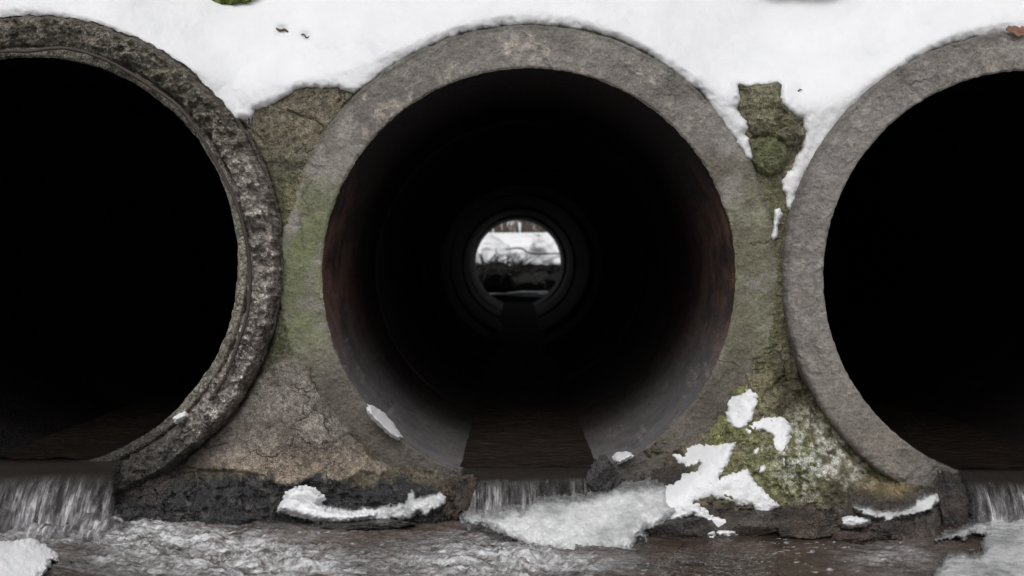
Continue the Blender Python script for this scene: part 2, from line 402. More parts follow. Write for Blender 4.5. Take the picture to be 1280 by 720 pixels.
def wall_colour(u, v, y):
    rL = np.hypot(u-CL[0], v-CL[1]); rC = np.hypot(u-CC[0], v-CC[1]); rR = np.hypot(u-CR[0], v-CR[1])
    n1 = fbm(u, v, 0, 1/28., 5, 40, .6); n2 = fbm(u, v, 5, 1/9., 4, 50, .6); n3 = fbm(u, v, 9, 1/70., 3, 60); n4 = fbm(u, v, 2, 1/5., 3, 70, .7)
    sh = u.shape
    base = mix(np.broadcast_to(A(92, 88, 78), sh+(3,)), A(70, 68, 60), ss(n1, -.3, .4))
    base = mix(base, A(122, 114, 100), ss(n2+n4*.5, .15, .7)*.7)
    wet = .08 + 0*u
    # ---- left spandrel
    L = u < CC[0]
    m = ss(v, 170, 240)*(1-ss(v, 430, 470))*(1-ss(np.abs(u-352), 34, 70)*.35)
    m = np.where(L, m*ss(n1+n3*.6, -.55, .05), 0)
    base = mix(base, A(76, 77, 56), m*.8)
    band = np.where(L, np.exp(-((u-374-n2*8)/15.)**2)*ss(v, 210, 260)*(1-ss(v, 380, 420)), 0)
    base = mix(base, A(122, 112, 84), band*ss(n2, -.4, .3)*.8)
    base = mix(base, A(94, 88, 74), np.where(L, (1-ss(v, 165, 215))*.7, 0))
    sd = poly_sd(TAN, u+10*n2, v+10*n1)
    tan = ss(sd, -2, 4)
    tcol = mix(np.broadcast_to(A(103, 98, 92), sh+(3,)), A(114, 104, 92), ss(v+20*n1, 540, 590))
    tcol = mix(tcol, A(76, 69, 64), ss(n1+n2*.5, -.05, .4)*.8)
    base = mix(base, tcol, tan)
    brown = np.where(L & (v > 430), (1-tan), 0)*ss(v, 440, 480)
    base = mix(base, A(74, 68, 58), brown*.8)
    base = mix(base, A(60, 56, 34), brown*ss(n2, 0, .5)*.6)
    dk = np.where(L, ss(v - 599 + 22*n1 + 8*n2 + 10*ss(u, 350, 420) - 15*ss(u, 420, 470), -3, 5), 0)
    base = mix(base, mix(np.broadcast_to(A(36, 36, 38), sh+(3,)), A(64, 60, 58), ss(n2+n4*.6, .1, .6)), dk); wet = wet + dk*.85
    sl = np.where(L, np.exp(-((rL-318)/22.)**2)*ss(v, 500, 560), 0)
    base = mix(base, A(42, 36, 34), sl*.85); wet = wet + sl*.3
    # ---- right spandrel
    Rr = ~L
    up = np.where(Rr, 1-ss(v, 205, 235), 0)
    base = mix(base, A(96, 94, 76), up*.9)
    base = mix(base, A(58, 58, 40), up*ss(n1+n2*.6, .1, .5)*.8)
    stone = np.where(Rr, (np.hypot((u-962)/24., (v-192)/27.) < 1), 0)
    base = mix(base, A(76, 78, 54), stone*.8)
    mid = np.where(Rr, ss(v, 215, 240)*(1-ss(v, 420, 460)), 0)
    base = mix(base, A(84, 82, 62), mid*.8)
    base = mix(base, A(78, 82, 56), mid*ss(n1+.3*np.cos((u-950)/18.), 0, .5)*.6)
    lo = np.where(Rr, ss(v, 430, 470), 0)
    base = mix(base, A(96, 92, 72), lo*.8)
    gm = lo*ss(n1+n3*.8+.35*np.exp(-((u-960)/60.)**2-((v-500)/55.)**2)+.25*np.exp(-((u-880)/35.)**2-((v-540)/30.)**2)-.10, .0, .35)
    base = mix(base, A(94, 97, 62), gm*.75)
    base = mix(base, A(132, 134, 96), gm*ss(n2, .2, .6)*.7)
    cream = lo*np.exp(-((u-1025)/55.)**2-((v-570)/52.)**2)*ss(n2+n4*.5, -.15, .2)
    base = mix(base, A(178, 172, 146), np.clip(cream*1.1, 0, 1))
    dkb = lo*ss(n1-n3, .25, .6)
    base = mix(base, A(48, 42, 32), dkb*.75)
    br = np.where(Rr, np.exp(-((u-1120)/38.)**2-((v-610)/26.)**2), 0)
    base = mix(base, A(96, 82, 60), np.clip(br, 0, 1)*.8)
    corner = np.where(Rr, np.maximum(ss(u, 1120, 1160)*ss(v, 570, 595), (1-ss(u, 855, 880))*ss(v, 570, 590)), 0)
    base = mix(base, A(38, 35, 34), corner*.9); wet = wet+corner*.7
    dk2 = np.where(Rr, ss(v - 628 + 14*n1 + 9*n2 + 8*(u > 1060) - 6*((u > 960) & (u < 1050)), -5, 8), 0)
    base = mix(base, A(50, 46, 42), dk2*.95)
    base = mix(base, A(88, 76, 66), dk2*ss(n2+n4*.6, .15, .6)*.7); wet = wet + dk2*.7
    base = base*(.86+.42*n4+.25*n2)[..., None]
    return rgba(np.clip(base, .004, .85), np.clip(wet, 0, 1))

def spandrel(name, u0, u1, v0, v1, step, parent):
    u = np.arange(u0, u1, step); v = np.arange(v0, v1, step)
    U, Vv = np.meshgrid(u, v, indexing='ij')
    y, rL, rC, rR = Wbase(U, Vv); y = W(U, Vv)
    sdn = poly_sd(SNOWP, U, Vv) + 3.0*fbm(U, Vv, 0, 1/9., 4, 21, .6) + 1.2*fbm(U, Vv, 0, 1/3.5, 2, 22)
    y = y + .09*ss(sdn, 0, 6)
    keep = (rL > 262) & (rC > 263) & (rR > 262) & (sdn < 8) & ~((sdn > -5) & (rC < 330) & (Vv < 112)) & ~((sdn > -5) & (rR < 322) & (Vv < 215))
    X, Y, Z = P(U, Vv, y)
    return grid(name, X, Y, Z, M['mortar'], parent, keep=keep, col=wall_colour(U, Vv, y))
EDGE = [(0,28),(28,25),(55,22),(80,26),(110,31),(125,36),(138,44),(157,48),(180,60),(195,67),(206,73),(217,78),(227,88),(232,97),(246,106),(252,120),(262,129),(275,139),(285,148),(290,155),(299,150),(313,148),(318,139),(330,133),(345,128),(358,120),(370,112),(385,108),(400,111),(415,108),(428,112),(443,117),
 (455,107),(470,95),(500,74),(530,58),(575,40),(620,31),(661,29),(700,30),(740,36),(775,48),(810,65),(845,89),(875,113),(886,126),(895,143),(903,156),(915,175),(924,188),(932,198),(939,202),(944,198),(941,188),(936,173),(930,168),(937,160),(936,150),(928,145),(922,136),(925,122),(924,108),(940,109),(960,107),(974,107),(973,120),(976,130),(984,138),(991,146),(1003,149),(1006,165),(1003,174),(1002,184),(996,193),(992,210),(985,215),(978,225),(978,238),(983,244),(985,258),(988,264),(993,251),(1003,229),(1014,210),(1025,190),(1040,165),(1060,140),(1080,119),(1105,97),(1135,77),(1160,63),(1190,52),(1220,44),(1250,40),(1280,38)]
ringL = [(CL[0]+313*math.cos(R(a)), CL[1]-313*math.sin(R(a))) for a in range(205, 95, -8)]
ringR = [(CR[0]+310*math.cos(R(a)), CR[1]-310*math.sin(R(a))) for a in range(84, -26, -8)]
SNOWP = [(-900, -1500), (-900, 900), (-340, 900)] + ringL + EDGE + ringR + [(1660, 900), (2300, 900), (2300, -1500)]
wl = empty('mortar_infill', V(345, 655, -.05), 'grey green mortar between broken-rimmed and central pipes, with tan patch and black wet foot', 'mortar wall', 'mortar between the pipes')
spandrel('mortar_face', 128, 661, 20, 712, 1.3, wl)
wr = empty('mortar_infill', V(1000, 665, -.05), 'mossy lumpy mortar between the central and right pipes, snow stuck on its foot', 'mortar wall', 'mortar between the pipes')
spandrel('mortar_face', 661, 1215, 20, 712, 1.3, wr)

# ---------------------------------------------------------------- pipes
def pipe(c, rin, rout, y0, label, style):
    cx, _, cz = P(c[0], c[1], y0); k = (D+y0)/F
    Ri = rin*k; Ro = rout*k
    root = empty('concrete_pipe', (cx, y0, cz), label, 'culvert pipe', 'row of three culvert pipes')
    th = np.linspace(0, 2*np.pi, 1500, endpoint=False)
    # profile: inside back -> inside lip -> face -> outside back
    ins = -np.concatenate([np.linspace(-1.0, -.35, 14)[:-1], np.linspace(-.35, -.06, 40)[:-1], np.linspace(-.06, -.005, 20)])
    pr = [(Ri, a, 0) for a in ins]
    nf = 46
    for i in range(nf+1):
        f = i/nf; r = Ri + (Ro-Ri)*f
        ed = .006*(max(0, 1-f/.06)**2) + .008*(max(0, 1-(1-f)/.08)**2)
        pr.append((r, ed, 1))
    for a in np.concatenate([np.linspace(.012, .10, 26), np.linspace(.13, 1.0, 8)]): pr.append((Ro, a, 2))
    pr = np.array(pr)
    T, J = np.meshgrid(th, np.arange(len(pr)), indexing='ij')
    r = pr[J, 0]; a = pr[J, 1]; zone = pr[J, 2]
    cs = np.cos(T); sn = np.sin(T)
    f = np.clip((r-Ri)/(Ro-Ri), 0, 1)
    x0 = cx + r*cs; z0 = cz + r*sn
    U = CX + (x0)/k; Vv = CY - (z0-ZE)/k            # px on the face plane
    n1 = fbm(x0, a, z0, 14, 5, 5, .55); n2 = fbm(x0, a, z0, 55, 4, 6, .6); n3 = fbm(x0, a, z0, 30, 5, 7, .6, True); n4 = fbm(x0, a, z0, 190, 2, 8, .6)
    chipn = fbm(cs*6, sn*6, 0, 3.0, 5, 90+style, .62)
    inner_face = ss(a, 0.10, 0.0)
    if style == 0:     # broken left pipe
        lip = 1-ss(f, .20, .27)           # smoother inner lip
        dy = -(.015*n3 + .012*n2 + .010*n1)*(1-.80*lip)
        dy = dy + .018*lip*0 + .013*np.exp(-((f-.26)/.035)**2)      # groove behind the bar
        dy = dy - .012*ss(f, .3, .5)*(1-ss(f, .85, 1))
        dy = dy + .016*np.clip(f-.86, 0, 1)/.14
        dr_out = -.010*np.clip(chipn+.2, 0, 1) - .006*n2
        dr_in = .004*chipn + .006*np.clip(fbm(cs*4, sn*4, 0, 2.6, 3, 130)-.2, 0, 1)
    else:
        dy = -(.0026*n1 + .0030*n2 + .0014*n3)
        dy = dy + .004*np.clip(chipn, 0, 1)*(f > .85)
        dr_out = -.007*np.clip(chipn, 0, 1) + .002*n2
        dr_in = .003*np.clip(chipn-.15, 0, 1)+.0015*fbm(cs*8, sn*8, 0, 5, 2, 44)
    face = (zone == 1)
    Y = y0 + a + np.where(face, dy, 0)
    rr = r + np.where(face, f*dr_out + (1-f)*dr_in, 0)
    rr = np.where(zone == 2, r + dr_out*np.clip(1-a/.14, 0, 1), rr)
    rr = np.where(zone == 0, r + dr_in*np.clip(1-a/.05, 0, 1) + .0012*n1 + .0006*n2, rr)
    X = cx + rr*cs; Z = cz + rr*sn
    # ---- colour
    sh = X.shape
    pn = fbm(x0, a, z0, 9, 5, 15, .68)
    if style == 0:
        c_ = mix(np.broadcast_to(A(122, 115, 110), sh+(3,)), A(62, 58, 55), ss(n2+n1*.5, -.1, .35))
        c_ = mix(c_, A(160, 152, 144), ss(n4+n3*.5, .25, .7)*.8)
        top = ss(sn, .25, .8)
        c_ = mix(c_, A(78, 76, 64), top*.7); c_ = mix(c_, A(44, 43, 36), top*ss(n2, 0, .4)*.7)
        c_ = mix(c_, A(96, 94, 82), (f < .22)*.55*(1-top))
        c_ = mix(c_, A(64, 48, 44), np.exp(-((f-.26)/.04)**2)*.6)
        c_ = mix(c_, A(58, 50, 46), (f > .86)*.5)
    elif style == 1:
        c_ = mix(np.broadcast_to(A(98, 95, 91), sh+(3,)), A(84, 81, 77), ss(pn, -.3, .3))
        c_ = mix(c_, A(124, 118, 110), ss(n1+n2*.7-.2*np.abs(f-.45), .1, .6)*ss(sn, .3, .95)*.8)
        g = np.maximum(ss(-cs, .55, .9)*ss(sn, .62, .2)*ss(sn, -.55, -.15), ss(cs, .55, .85)*ss(sn, .6, .2)*ss(sn, -.6, -.3)*.75)
        c_ = mix(c_, A(84, 88, 62), g*ss(n1+pn, -.7, .1)*.8)
        c_ = mix(c_, A(72, 66, 58), ss(cs, .5, .8)*ss(sn, .8, .5)*ss(pn+n1*.5, -.3, .3)*.5)
        c_ = mix(c_, A(62, 58, 52), ss(-sn, .2, .55)*.8)
        c_ = mix(c_, A(46, 46, 40), ss(f+.10*n1+.08*n2, .84, .93)*.5*(sn > .2))
    else:
        c_ = mix(np.broadcast_to(A(98, 95, 92), sh+(3,)), A(86, 82, 78), ss(pn, -.3, .3))
        c_ = mix(c_, A(112, 107, 102), ss(n1+n2*.6, .2, .6)*.6)
        c_ = mix(c_, A(88, 84, 76), ss(-sn, .1, .6)*.5)
        c_ = mix(c_, A(50, 47, 44), ss(f+.10*n1+.08*n2, .84, .93)*.45)
    wetf = ss(-sn+.12*pn, .62, .86) if style == 0 else ss(-sn+.10*pn, .78, .93)
    c_ = mix(c_, A(40, 37, 35), wetf*.9)
    c_ = mix(c_, A(150, 140, 124), np.where(face & (f < .05), .3*ss(n2, 0, .5)*ss(sn, -.5, 0), 0)) if style else c_
    # inside of the bore: damp dark brown concrete; sheen low at the mouth and fading light painted in
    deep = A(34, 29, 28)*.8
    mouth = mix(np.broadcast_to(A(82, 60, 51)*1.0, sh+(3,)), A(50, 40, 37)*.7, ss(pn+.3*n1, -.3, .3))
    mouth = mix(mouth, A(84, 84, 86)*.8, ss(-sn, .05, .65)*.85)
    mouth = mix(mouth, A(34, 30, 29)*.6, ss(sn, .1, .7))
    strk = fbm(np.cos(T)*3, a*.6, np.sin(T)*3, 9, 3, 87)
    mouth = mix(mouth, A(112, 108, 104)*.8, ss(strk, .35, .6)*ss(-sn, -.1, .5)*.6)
    if style != 1: mouth = mouth*.10  # side pipes: shade of the bore painted in as a darker colour
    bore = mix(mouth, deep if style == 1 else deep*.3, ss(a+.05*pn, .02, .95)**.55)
    iz = (zone == 0)
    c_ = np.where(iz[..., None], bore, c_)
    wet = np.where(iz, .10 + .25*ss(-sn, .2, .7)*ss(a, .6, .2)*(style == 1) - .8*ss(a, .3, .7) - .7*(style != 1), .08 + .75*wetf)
    c_ = c_*(.95+(.30 if style == 0 else .12)*n4+(.22 if style == 0 else .12)*n2)[..., None]
    mt = M['rubble'] if style == 0 else M['concrete']
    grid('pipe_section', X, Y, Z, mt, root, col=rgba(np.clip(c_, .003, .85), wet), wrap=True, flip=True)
    # further sections, each with its bell joint showing as a ring
    bz = .006
    n = 9; Ri0 = Ri; tt = np.linspace(0, 2*np.pi, 120, endpoint=False)
    for s in range(1, n+1):
        a0 = s*1.03 + .0; a1 = a0 + 1.0
        off = random.uniform(-.018, .018); off2 = random.uniform(-.010, .010)
        prf = [(Ri+.018, a1-.004), (Ri+.004, a1)] + [(Ri, a1-.02-(.96)*i/12.) for i in range(13)] + [(Ri+.004, a0), (Ri+.03, a0-.005), (Ro, a0), (Ro, a1), (Ri+.018, a1-.004)]
        dR = (.004, .016, -.004, .010, -.006, .014, -.002, .012, 0)[s-1]
        prf = np.array([(q+dR if q < Ro-.001 else q, w_) for q, w_ in prf])
        T2, J2 = np.meshgrid(tt, np.arange(len(prf)), indexing='ij')
        rr2 = prf[J2, 0] + .0035*fbm(np.cos(T2)*3, prf[J2, 1], np.sin(T2)*3, 1.5, 3, s)
        X2 = cx+off+rr2*np.cos(T2); Z2 = cz+off2+rr2*np.sin(T2); Y2 = y0 + prf[J2, 1] + 0*T2
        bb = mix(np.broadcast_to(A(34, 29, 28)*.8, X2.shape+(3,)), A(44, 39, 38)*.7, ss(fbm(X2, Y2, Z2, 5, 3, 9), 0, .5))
        if s >= 6: bb = bb*1.1       # paler: light from the far mouth painted onto the last sections
        if style != 1: bb = bb*.2  # shade deep in the side pipes painted into their colour
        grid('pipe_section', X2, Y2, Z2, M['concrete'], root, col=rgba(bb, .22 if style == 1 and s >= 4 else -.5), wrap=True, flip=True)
    return root, cx, cz, Ri, Ro
pL, *gL = pipe(CL, 257, 311, -.032, 'culvert pipe with a crumbled rubble-like broken rim and bent rusty bar, at the left edge', 0)
pC, *gC = pipe(CC, 259, 314, 0., 'central culvert pipe with a whole smooth grey rim, daylight seen through it', 1)
pR, *gR = pipe(CR, 258, 308, -.028, 'culvert pipe with a smooth grey rim and black bore, cut off by the right edge', 2)

# rusty reinforcement bar on the broken rim
WIRE = [(-215,300),(-190,190),(-120,112),(-60,78),(0,65),(38,64),(75,60),(112,67),(150,84),(190,109),(224,134),(252,172),(276,214),(296,256),(308,300),(313,345),(309,392),(297,430),(282,470),(262,500)]
pts = [V(u, v, -.052 + .006*math.sin(i*1.7)) for i, (u, v) in enumerate(WIRE)]
mesh_of('reinforcement_bar', [tube('w', pts, .0042, M['rust'], nz=.08, sub=8)], M['rust'], pL)


# ---------------------------------------------------------------- snow above the pipes
_o = ringL[2:] + EDGE + ringR
_u = np.arange(-420, 1730, 4.); _e = np.interp(_u, [p[0] for p in sorted(_o)], [p[1] for p in sorted(_o)])
_k = np.exp(-(np.arange(-40, 41)*4/55.)**2/2); _k /= _k.sum()
SU = _u; SV = np.convolve(np.pad(_e, 40, mode='edge'), _k, 'valid')
def snow_y(u, v, noisy=True):
    jit = 3.0*fbm(u, v, 0, 1/9., 4, 21, .6) + 1.2*fbm(u, v, 0, 1/3.5, 2, 22) if noisy else 0
    d = (poly_sd(SNOWP, u, v) + jit + 2.6*(np.abs(np.hypot(u-CC[0], v-CC[1])-314) < 14)*(v < 110) + 2.6*(np.abs(np.hypot(u-CR[0], v-CR[1])-308) < 12)*(v < 200))*D/F
    Wb = Wbase(u, v, False)[0]
    T = np.where(d > 0, .018*np.sqrt(np.clip(1-(1-np.clip(d/.022, 0, 1))**2, 0, 1)), d*2.5)
    T = T*(1+1.6*np.exp(-((u-955)/45.)**2-((v-110)/50.)**2)*(d > 0))
    e = np.clip((np.interp(u, SU, SV)-14-v)*D/F, 0, None)
    e = np.where(v > 60, e*ss(v, 175, 60), e)
    slope = e*e/(e+.025)*1.35
    thin = ss(u, 1195, 1290)
    T = np.where(d > 0, T*(1-.6*thin), T)
    y = np.minimum(Wb, .03) - T + slope
    rC = np.hypot(u-CC[0], v-CC[1]); rL = np.hypot(u-CL[0], v-CL[1]); rR = np.hypot(u-CR[0], v-CR[1])
    # behind the proud rims and on the round backs of the pipes
    y = y + .002*(1-ss(rC-314, 0, 26))*(1-ss(v, 90, 150))
    if noisy:
        y = y - .045*fbm(u, v, 0, 1/150., 3, 25)*ss(d, .01, .12) - .013*fbm(u, v, 0, 1/48., 3, 26)*ss(d, 0, .06) - .0022*fbm(u, v, 0, 1/8., 3, 27, .6)
        for (hu, hv, hr, hd) in ((352, 38, 7, .02), (380, 45, 6, .02), (1000, 113, 9, .014), (420, 75, 26, .014), (455, 60, 26, .010), (940, 60, 40, .01)):
            y = y + hd*np.exp(-((u-hu)**2+(v-hv)**2)/hr**2)
    return y, d
def snow_grid(name, u0, u1, v0, v1, st, cut=True):
    U, Vv = np.meshgrid(np.arange(u0, u1, st), np.arange(v0, v1, st), indexing='ij')
    y, d = snow_y(U, Vv)
    X, Y, Z = P(U, Vv, y)
    return X, Y, Z, d
X, Y, Z, d = snow_grid('s', -420, 1720, -230, 320, 1.7)
sn = grid('snow_cover', X, Y, Z, M['snow'], keep=(d > -.03))
tag(sn, kind='structure')

# ---------------------------------------------------------------- snow patches, crusts and ice (traced outline, own thickness)
def patch(name, poly, base, thick, label, cat, mat='snow', rnd=.012, jit=2.2, st=1.0, lump=.003, group=None, sink=3.0, seed=0, jf=7., parent=None, ew=.008):
    a = np.array(poly); u0, v0 = a.min(0)-9; u1, v1 = a.max(0)+9
    U, Vv = np.meshgrid(np.arange(u0, u1, st), np.arange(v0, v1, st), indexing='ij')
    d = (poly_sd(poly, U, Vv) + 1.5*jit*fbm(U, Vv, 0, 1/jf, 4, 61+seed, .7) + .9*min(jit, 2.2)*fbm(U, Vv, 4, 1/3., 2, 91+seed))*D/F
    T = np.where(d > 0, thick*np.sqrt(np.clip(1-(1-np.clip(d/rnd, 0, 1))**2, 0, 1)), d*sink)
    b = base(U, Vv)
    y = b - T - 2.0*lump*(fbm(U, Vv, 0, 1/14., 5, 63+seed, .55)+.6*fbm(U, Vv, 0, 1/38., 2, 65+seed))*np.clip(d/.01, 0, 1)
    X, Y, Z = P(U, Vv, y)
    o = grid(name, X, Y, Z, M[mat], parent, keep=(d > -.006), col=rgba(np.stack([ss(d+.010*fbm(U, Vv, 2, 1/16., 4, 95+seed, .6)*ew/.03, 0, ew)]*3, -1), 1))
    return tag(o, label, cat, group)
def Ws(u, v): return np.minimum(W(u, v, False), yw(v))
def yw(v): return np.where(v > 560, (ZE-ZW)*F/np.maximum(v-CY, 1)-D, 9.)
DZ = 800; 
def z4(l): return [(800+x/2.768, 420+y/2.768) for x, y in l]
patch('snow_patch', z4([(297,220),(350,195),(385,183),(410,200),(405,240),(390,280),(370,315),(330,318),(298,295),(300,250)]), Ws, .014, 'rounded oval snow patch on mossy mortar, highest of those on the mortar foot', 'snow patch', group='snow patches on the mossy mortar', seed=1)
patch('snow_patch', z4([(368,335),(365,318),(400,298),(430,280),(500,280),(520,318),(515,390),(510,430),(497,458),(484,410),(458,382),(462,345),(430,325),(398,330),(385,350)]), Ws, .012, 'hook-shaped snow patch hanging down the mossy mortar below the oval patch', 'snow patch', group='snow patches on the mossy mortar', seed=2)
patch('snow_patch', [(832,567),(850,562),(874,553),(894,556),(919,553),(916,568),(908,583),(899,598),(908,593),(934,587),(944,601),(955,614),(976,632),(964,638),(963,648),(946,642),(941,632),(919,631),(900,625),(890,621),(870,628),(862,636),(850,640),(830,652),(812,660),(799,650),(790,622),(800,607),(829,608),(850,593),(872,586),(874,579),(858,587),(848,578)], Ws, .018, 'largest snow patch, spreading over the mossy mortar foot down to the central ice mound', 'snow patch', group='snow patches on the mossy mortar', rnd=.018, seed=3)
patch('snow_patch', [(852,638),(862,632),(873,632),(885,645),(908,648),(930,665),(905,668),(886,667),(880,652),(866,644),(848,650),(832,652),(842,644)], lambda u, v: Ws(u, v)-.03, .022, 'narrow snow cap over the dark rock at the water edge, right of central fall', 'snow patch', group='snow patches on the mossy mortar', seed=4)
for i, (p, l) in enumerate([(z4([(395,395),(408,385),(414,395),(403,410),(396,408)]), 'speck of snow under the hook-shaped patch'),
        (z4([(412,458),(425,450),(436,458),(430,472),(415,472)]), 'small dot of snow right of the notch in the largest patch'),
        (z4([(540,612),(552,604),(565,612),(556,622),(543,620)]), 'small dot of snow on the muddy edge right of the largest patch'),
        (z4([(634,618),(648,614),(657,630),(650,642),(640,634)]), 'small upright dot of snow above the right mud edge')]):
    patch('snow_patch', p, Ws, .010, l, 'snow patch', group='snow patches on the mossy mortar', seed=10+i, rnd=.006, jit=1.)
patch('snow_patch', [(968,262),(975,260),(978,268),(974,276),(972,284),(971,296),(966,300),(964,296),(967,284),(968,274)], lambda u, v: Ws(u, v)-.004, .014, 'thin sliver of snow in the crack left of the smooth grey pipe', 'snow patch', rnd=.006, jit=1.2, seed=20)
# snow lodged on the inner edge of the pipes
def bore_patch(poly, c, rin, thick, label, seed):
    a = np.array(poly); u0, v0 = a.min(0)-5; u1, v1 = a.max(0)+5
    U, Vv = np.meshgrid(np.arange(u0, u1, .8), np.arange(v0, v1, .8), indexing='ij')
    d = (poly_sd(poly, U, Vv) + 2.4*fbm(U, Vv, 0, 1/7., 4, seed, .7))*D/F
    # depth where the sight line meets the bore: scale s so that the ray is at radius rin
    du = U-CX; dv = Vv-CY; ou = c[0]-CX; ov = c[1]-CY
    # |t*(du,dv)-(ou,ov)| = rin, t = (D+y)/D
    aa = du*du+dv*dv; bb = -2*(du*ou+dv*ov); cc_ = ou*ou+ov*ov-rin*rin
    t = (-bb+np.sqrt(np.maximum(bb*bb-4*aa*cc_, 0)))/(2*aa)
    y = (t-1)*D
    T = np.where(d > 0, thick*np.sqrt(np.clip(1-(1-np.clip(d/.008, 0, 1))**2, 0, 1)), d*6)
    y = np.clip(y, -.03, .4) - T - .005*fbm(U, Vv, 0, 1/7., 4, seed+3)
    X, Y, Z = P(U, Vv, y)
    return tag(grid('snow_patch', X, Y, Z, M['snow'], keep=(d > -.004)), label, 'snow patch')
bore_patch([(459,505),(468,508),(480,516),(492,529),(503,546),(498,548),(484,540),(470,527),(461,514)], CC, 259, .035, 'long sliver of snow on the lower left inner edge of the central pipe', 101)
bore_patch([(767,571),(772,567),(782,565),(790,569),(784,574),(774,578),(768,576)], CC, 258, .03, 'little lump of snow on the lower right inner edge of the central pipe', 102)
tag(patch('snow_patch', [(218,523),(224,519),(231,516),(233,520),(227,524),(220,527)], lambda u, v: -.045+0*u, .012, 'tiny lump of snow on the broken rim of the left pipe', 'snow patch', rnd=.006, jit=.8, st=.7, seed=31))

# ice
def ramp_c(u, v):     # ice mound under the central fall, down to the water
    return np.minimum(-.075 - (v-606)*.0027 , 9)
ICEC = [(575,644),(592,640),(620,641),(645,636),(668,628),(690,622),(712,623),(735,621),(757,613),(780,606),(812,603),(835,606),(845,640),(828,655),(806,664),(812,676),(797,674),(792,690),(770,688),(752,696),(735,690),(712,697),(690,688),(668,690),(648,676),(625,668),(603,655),(588,660)]
patch('ice_shelf', ICEC, ramp_c, .035, 'bumpy grey white ice mound under the central waterfall', 'ice', 'ice', rnd=.05, jit=5, lump=.0055, ew=.024, seed=40, jf=16., sink=3)
ICEB = [(345,640),(352,626),(362,614),(375,610),(392,612),(403,620),(405,632),(412,634),(440,636),(470,632),(505,628),(509,616),(514,612),(520,622),(545,617),(557,606),(561,596),(567,602),(565,622),(556,632),(538,638),(534,647),(522,642),(505,652),(470,653),(448,649),(420,654),(395,653),(370,645)]
patch('ice_crust', ICEB, lambda u, v: Ws(u, v)-.012, .022, 'white ice crust with a rounded head at the water edge, left of the central waterfall', 'ice', 'ice', rnd=.014, jit=3, lump=.006, seed=41, jf=12.)
patch('snow_patch', [(350,636),(360,618),(375,611),(392,613),(402,622),(396,630),(408,640),(440,643),(470,641),(468,646),(430,651),(395,648),(370,641)], lambda u, v: Ws(u, v)-.045, .016, 'fresh snow on the rounded head of the ice crust left of the central fall', 'snow patch', rnd=.01, jit=2, seed=42)
ICEJ = [(1068,634),(1084,634),(1102,638),(1127,638),(1143,632),(1147,623),(1158,620),(1166,616),(1171,611),(1175,616),(1178,624),(1164,638),(1142,643),(1122,647),(1112,654),(1098,655),(1104,648),(1088,646),(1078,641)]
patch('ice_crust', ICEJ, lambda u, v: Ws(u, v)-.020, .024, 'thin ragged ice strip rising towards the right pipe, over the dark mud', 'ice', 'ice', rnd=.008, jit=3, lump=.005, seed=43, jf=9.)
patch('snow_patch', [(1052,657),(1050,651),(1060,648),(1078,648),(1086,651),(1080,656),(1067,659)], lambda u, v: Ws(u, v)-.02, .016, 'small flat snow patch at the water edge below the ragged ice strip', 'snow patch', rnd=.008, jit=1.4, seed=44)
ICEA = [(-260,668),(-120,664),(-20,674),(18,675),(40,672),(56,679),(64,686),(74,694),(73,700),(66,703),(66,710),(54,716),(44,728),(20,740),(-60,760),(-260,770)]
patch('ice_shelf', ICEA, lambda u, v: yw(v)-.01, .07, 'smooth white ice shelf with a frilled edge in the bottom left corner', 'ice', 'snow', rnd=.03, jit=4, lump=.006, seed=45, jf=9., sink=8)
ICEK = [(1168,674),(1180,666),(1195,660),(1212,652),(1230,648),(1255,645),(1280,642),(1420,640),(1500,760),(1160,765),(1164,735),(1168,714),(1176,700),(1184,691),(1200,688),(1212,692),(1224,689),(1226,678),(1231,669),(1215,668),(1205,674),(1190,674),(1178,679)]
patch('ice_shelf', ICEK, lambda u, v: yw(v)-.01, .07, 'crusted grey white ice shelf under the right waterfall in the bottom right corner', 'ice', 'ice', rnd=.03, jit=4, lump=.006, ew=.02, seed=46, jf=9., sink=8)

# ---------------------------------------------------------------- water in the pipes and its falls
def pipe_water(g, vlev, y0, mat='pipe_water'):
    cx, cz, Ri, Ro = g
    k = (D+y0)/F; zl = ZE-(vlev-CY)*k
    h = math.sqrt(max(Ri**2-(cz-zl)**2, 0))+.003
    xs = np.linspace(-1, 1, 70); ys = np.concatenate([np.linspace(y0+.045, y0+1.2, 200), np.linspace(1.3, 10.3, 160)])
    Xg, Yg = np.meshgrid(xs, ys, indexing='ij')
    Zg = zl + .004*fbm(Xg*h*1.4, Yg, 0, 14, 3, 5)*(1-np.abs(Xg)**4) + .0025*fbm(Xg*h, Yg*1.5, 0, 50, 3, 9)*(1-Xg**6)
    X = cx + Xg*h
    o = grid('pipe_water', X, Yg, Zg, M[mat], col=rgba(np.zeros(X.shape+(3,)), 1))
    tag(o, kind='structure')
    return zl
zC = pipe_water(gC, 588, 0); zL = pipe_water(gL, 577, -.032, 'dark_water'); zR = pipe_water(gR, 590, -.028, 'dark_water')

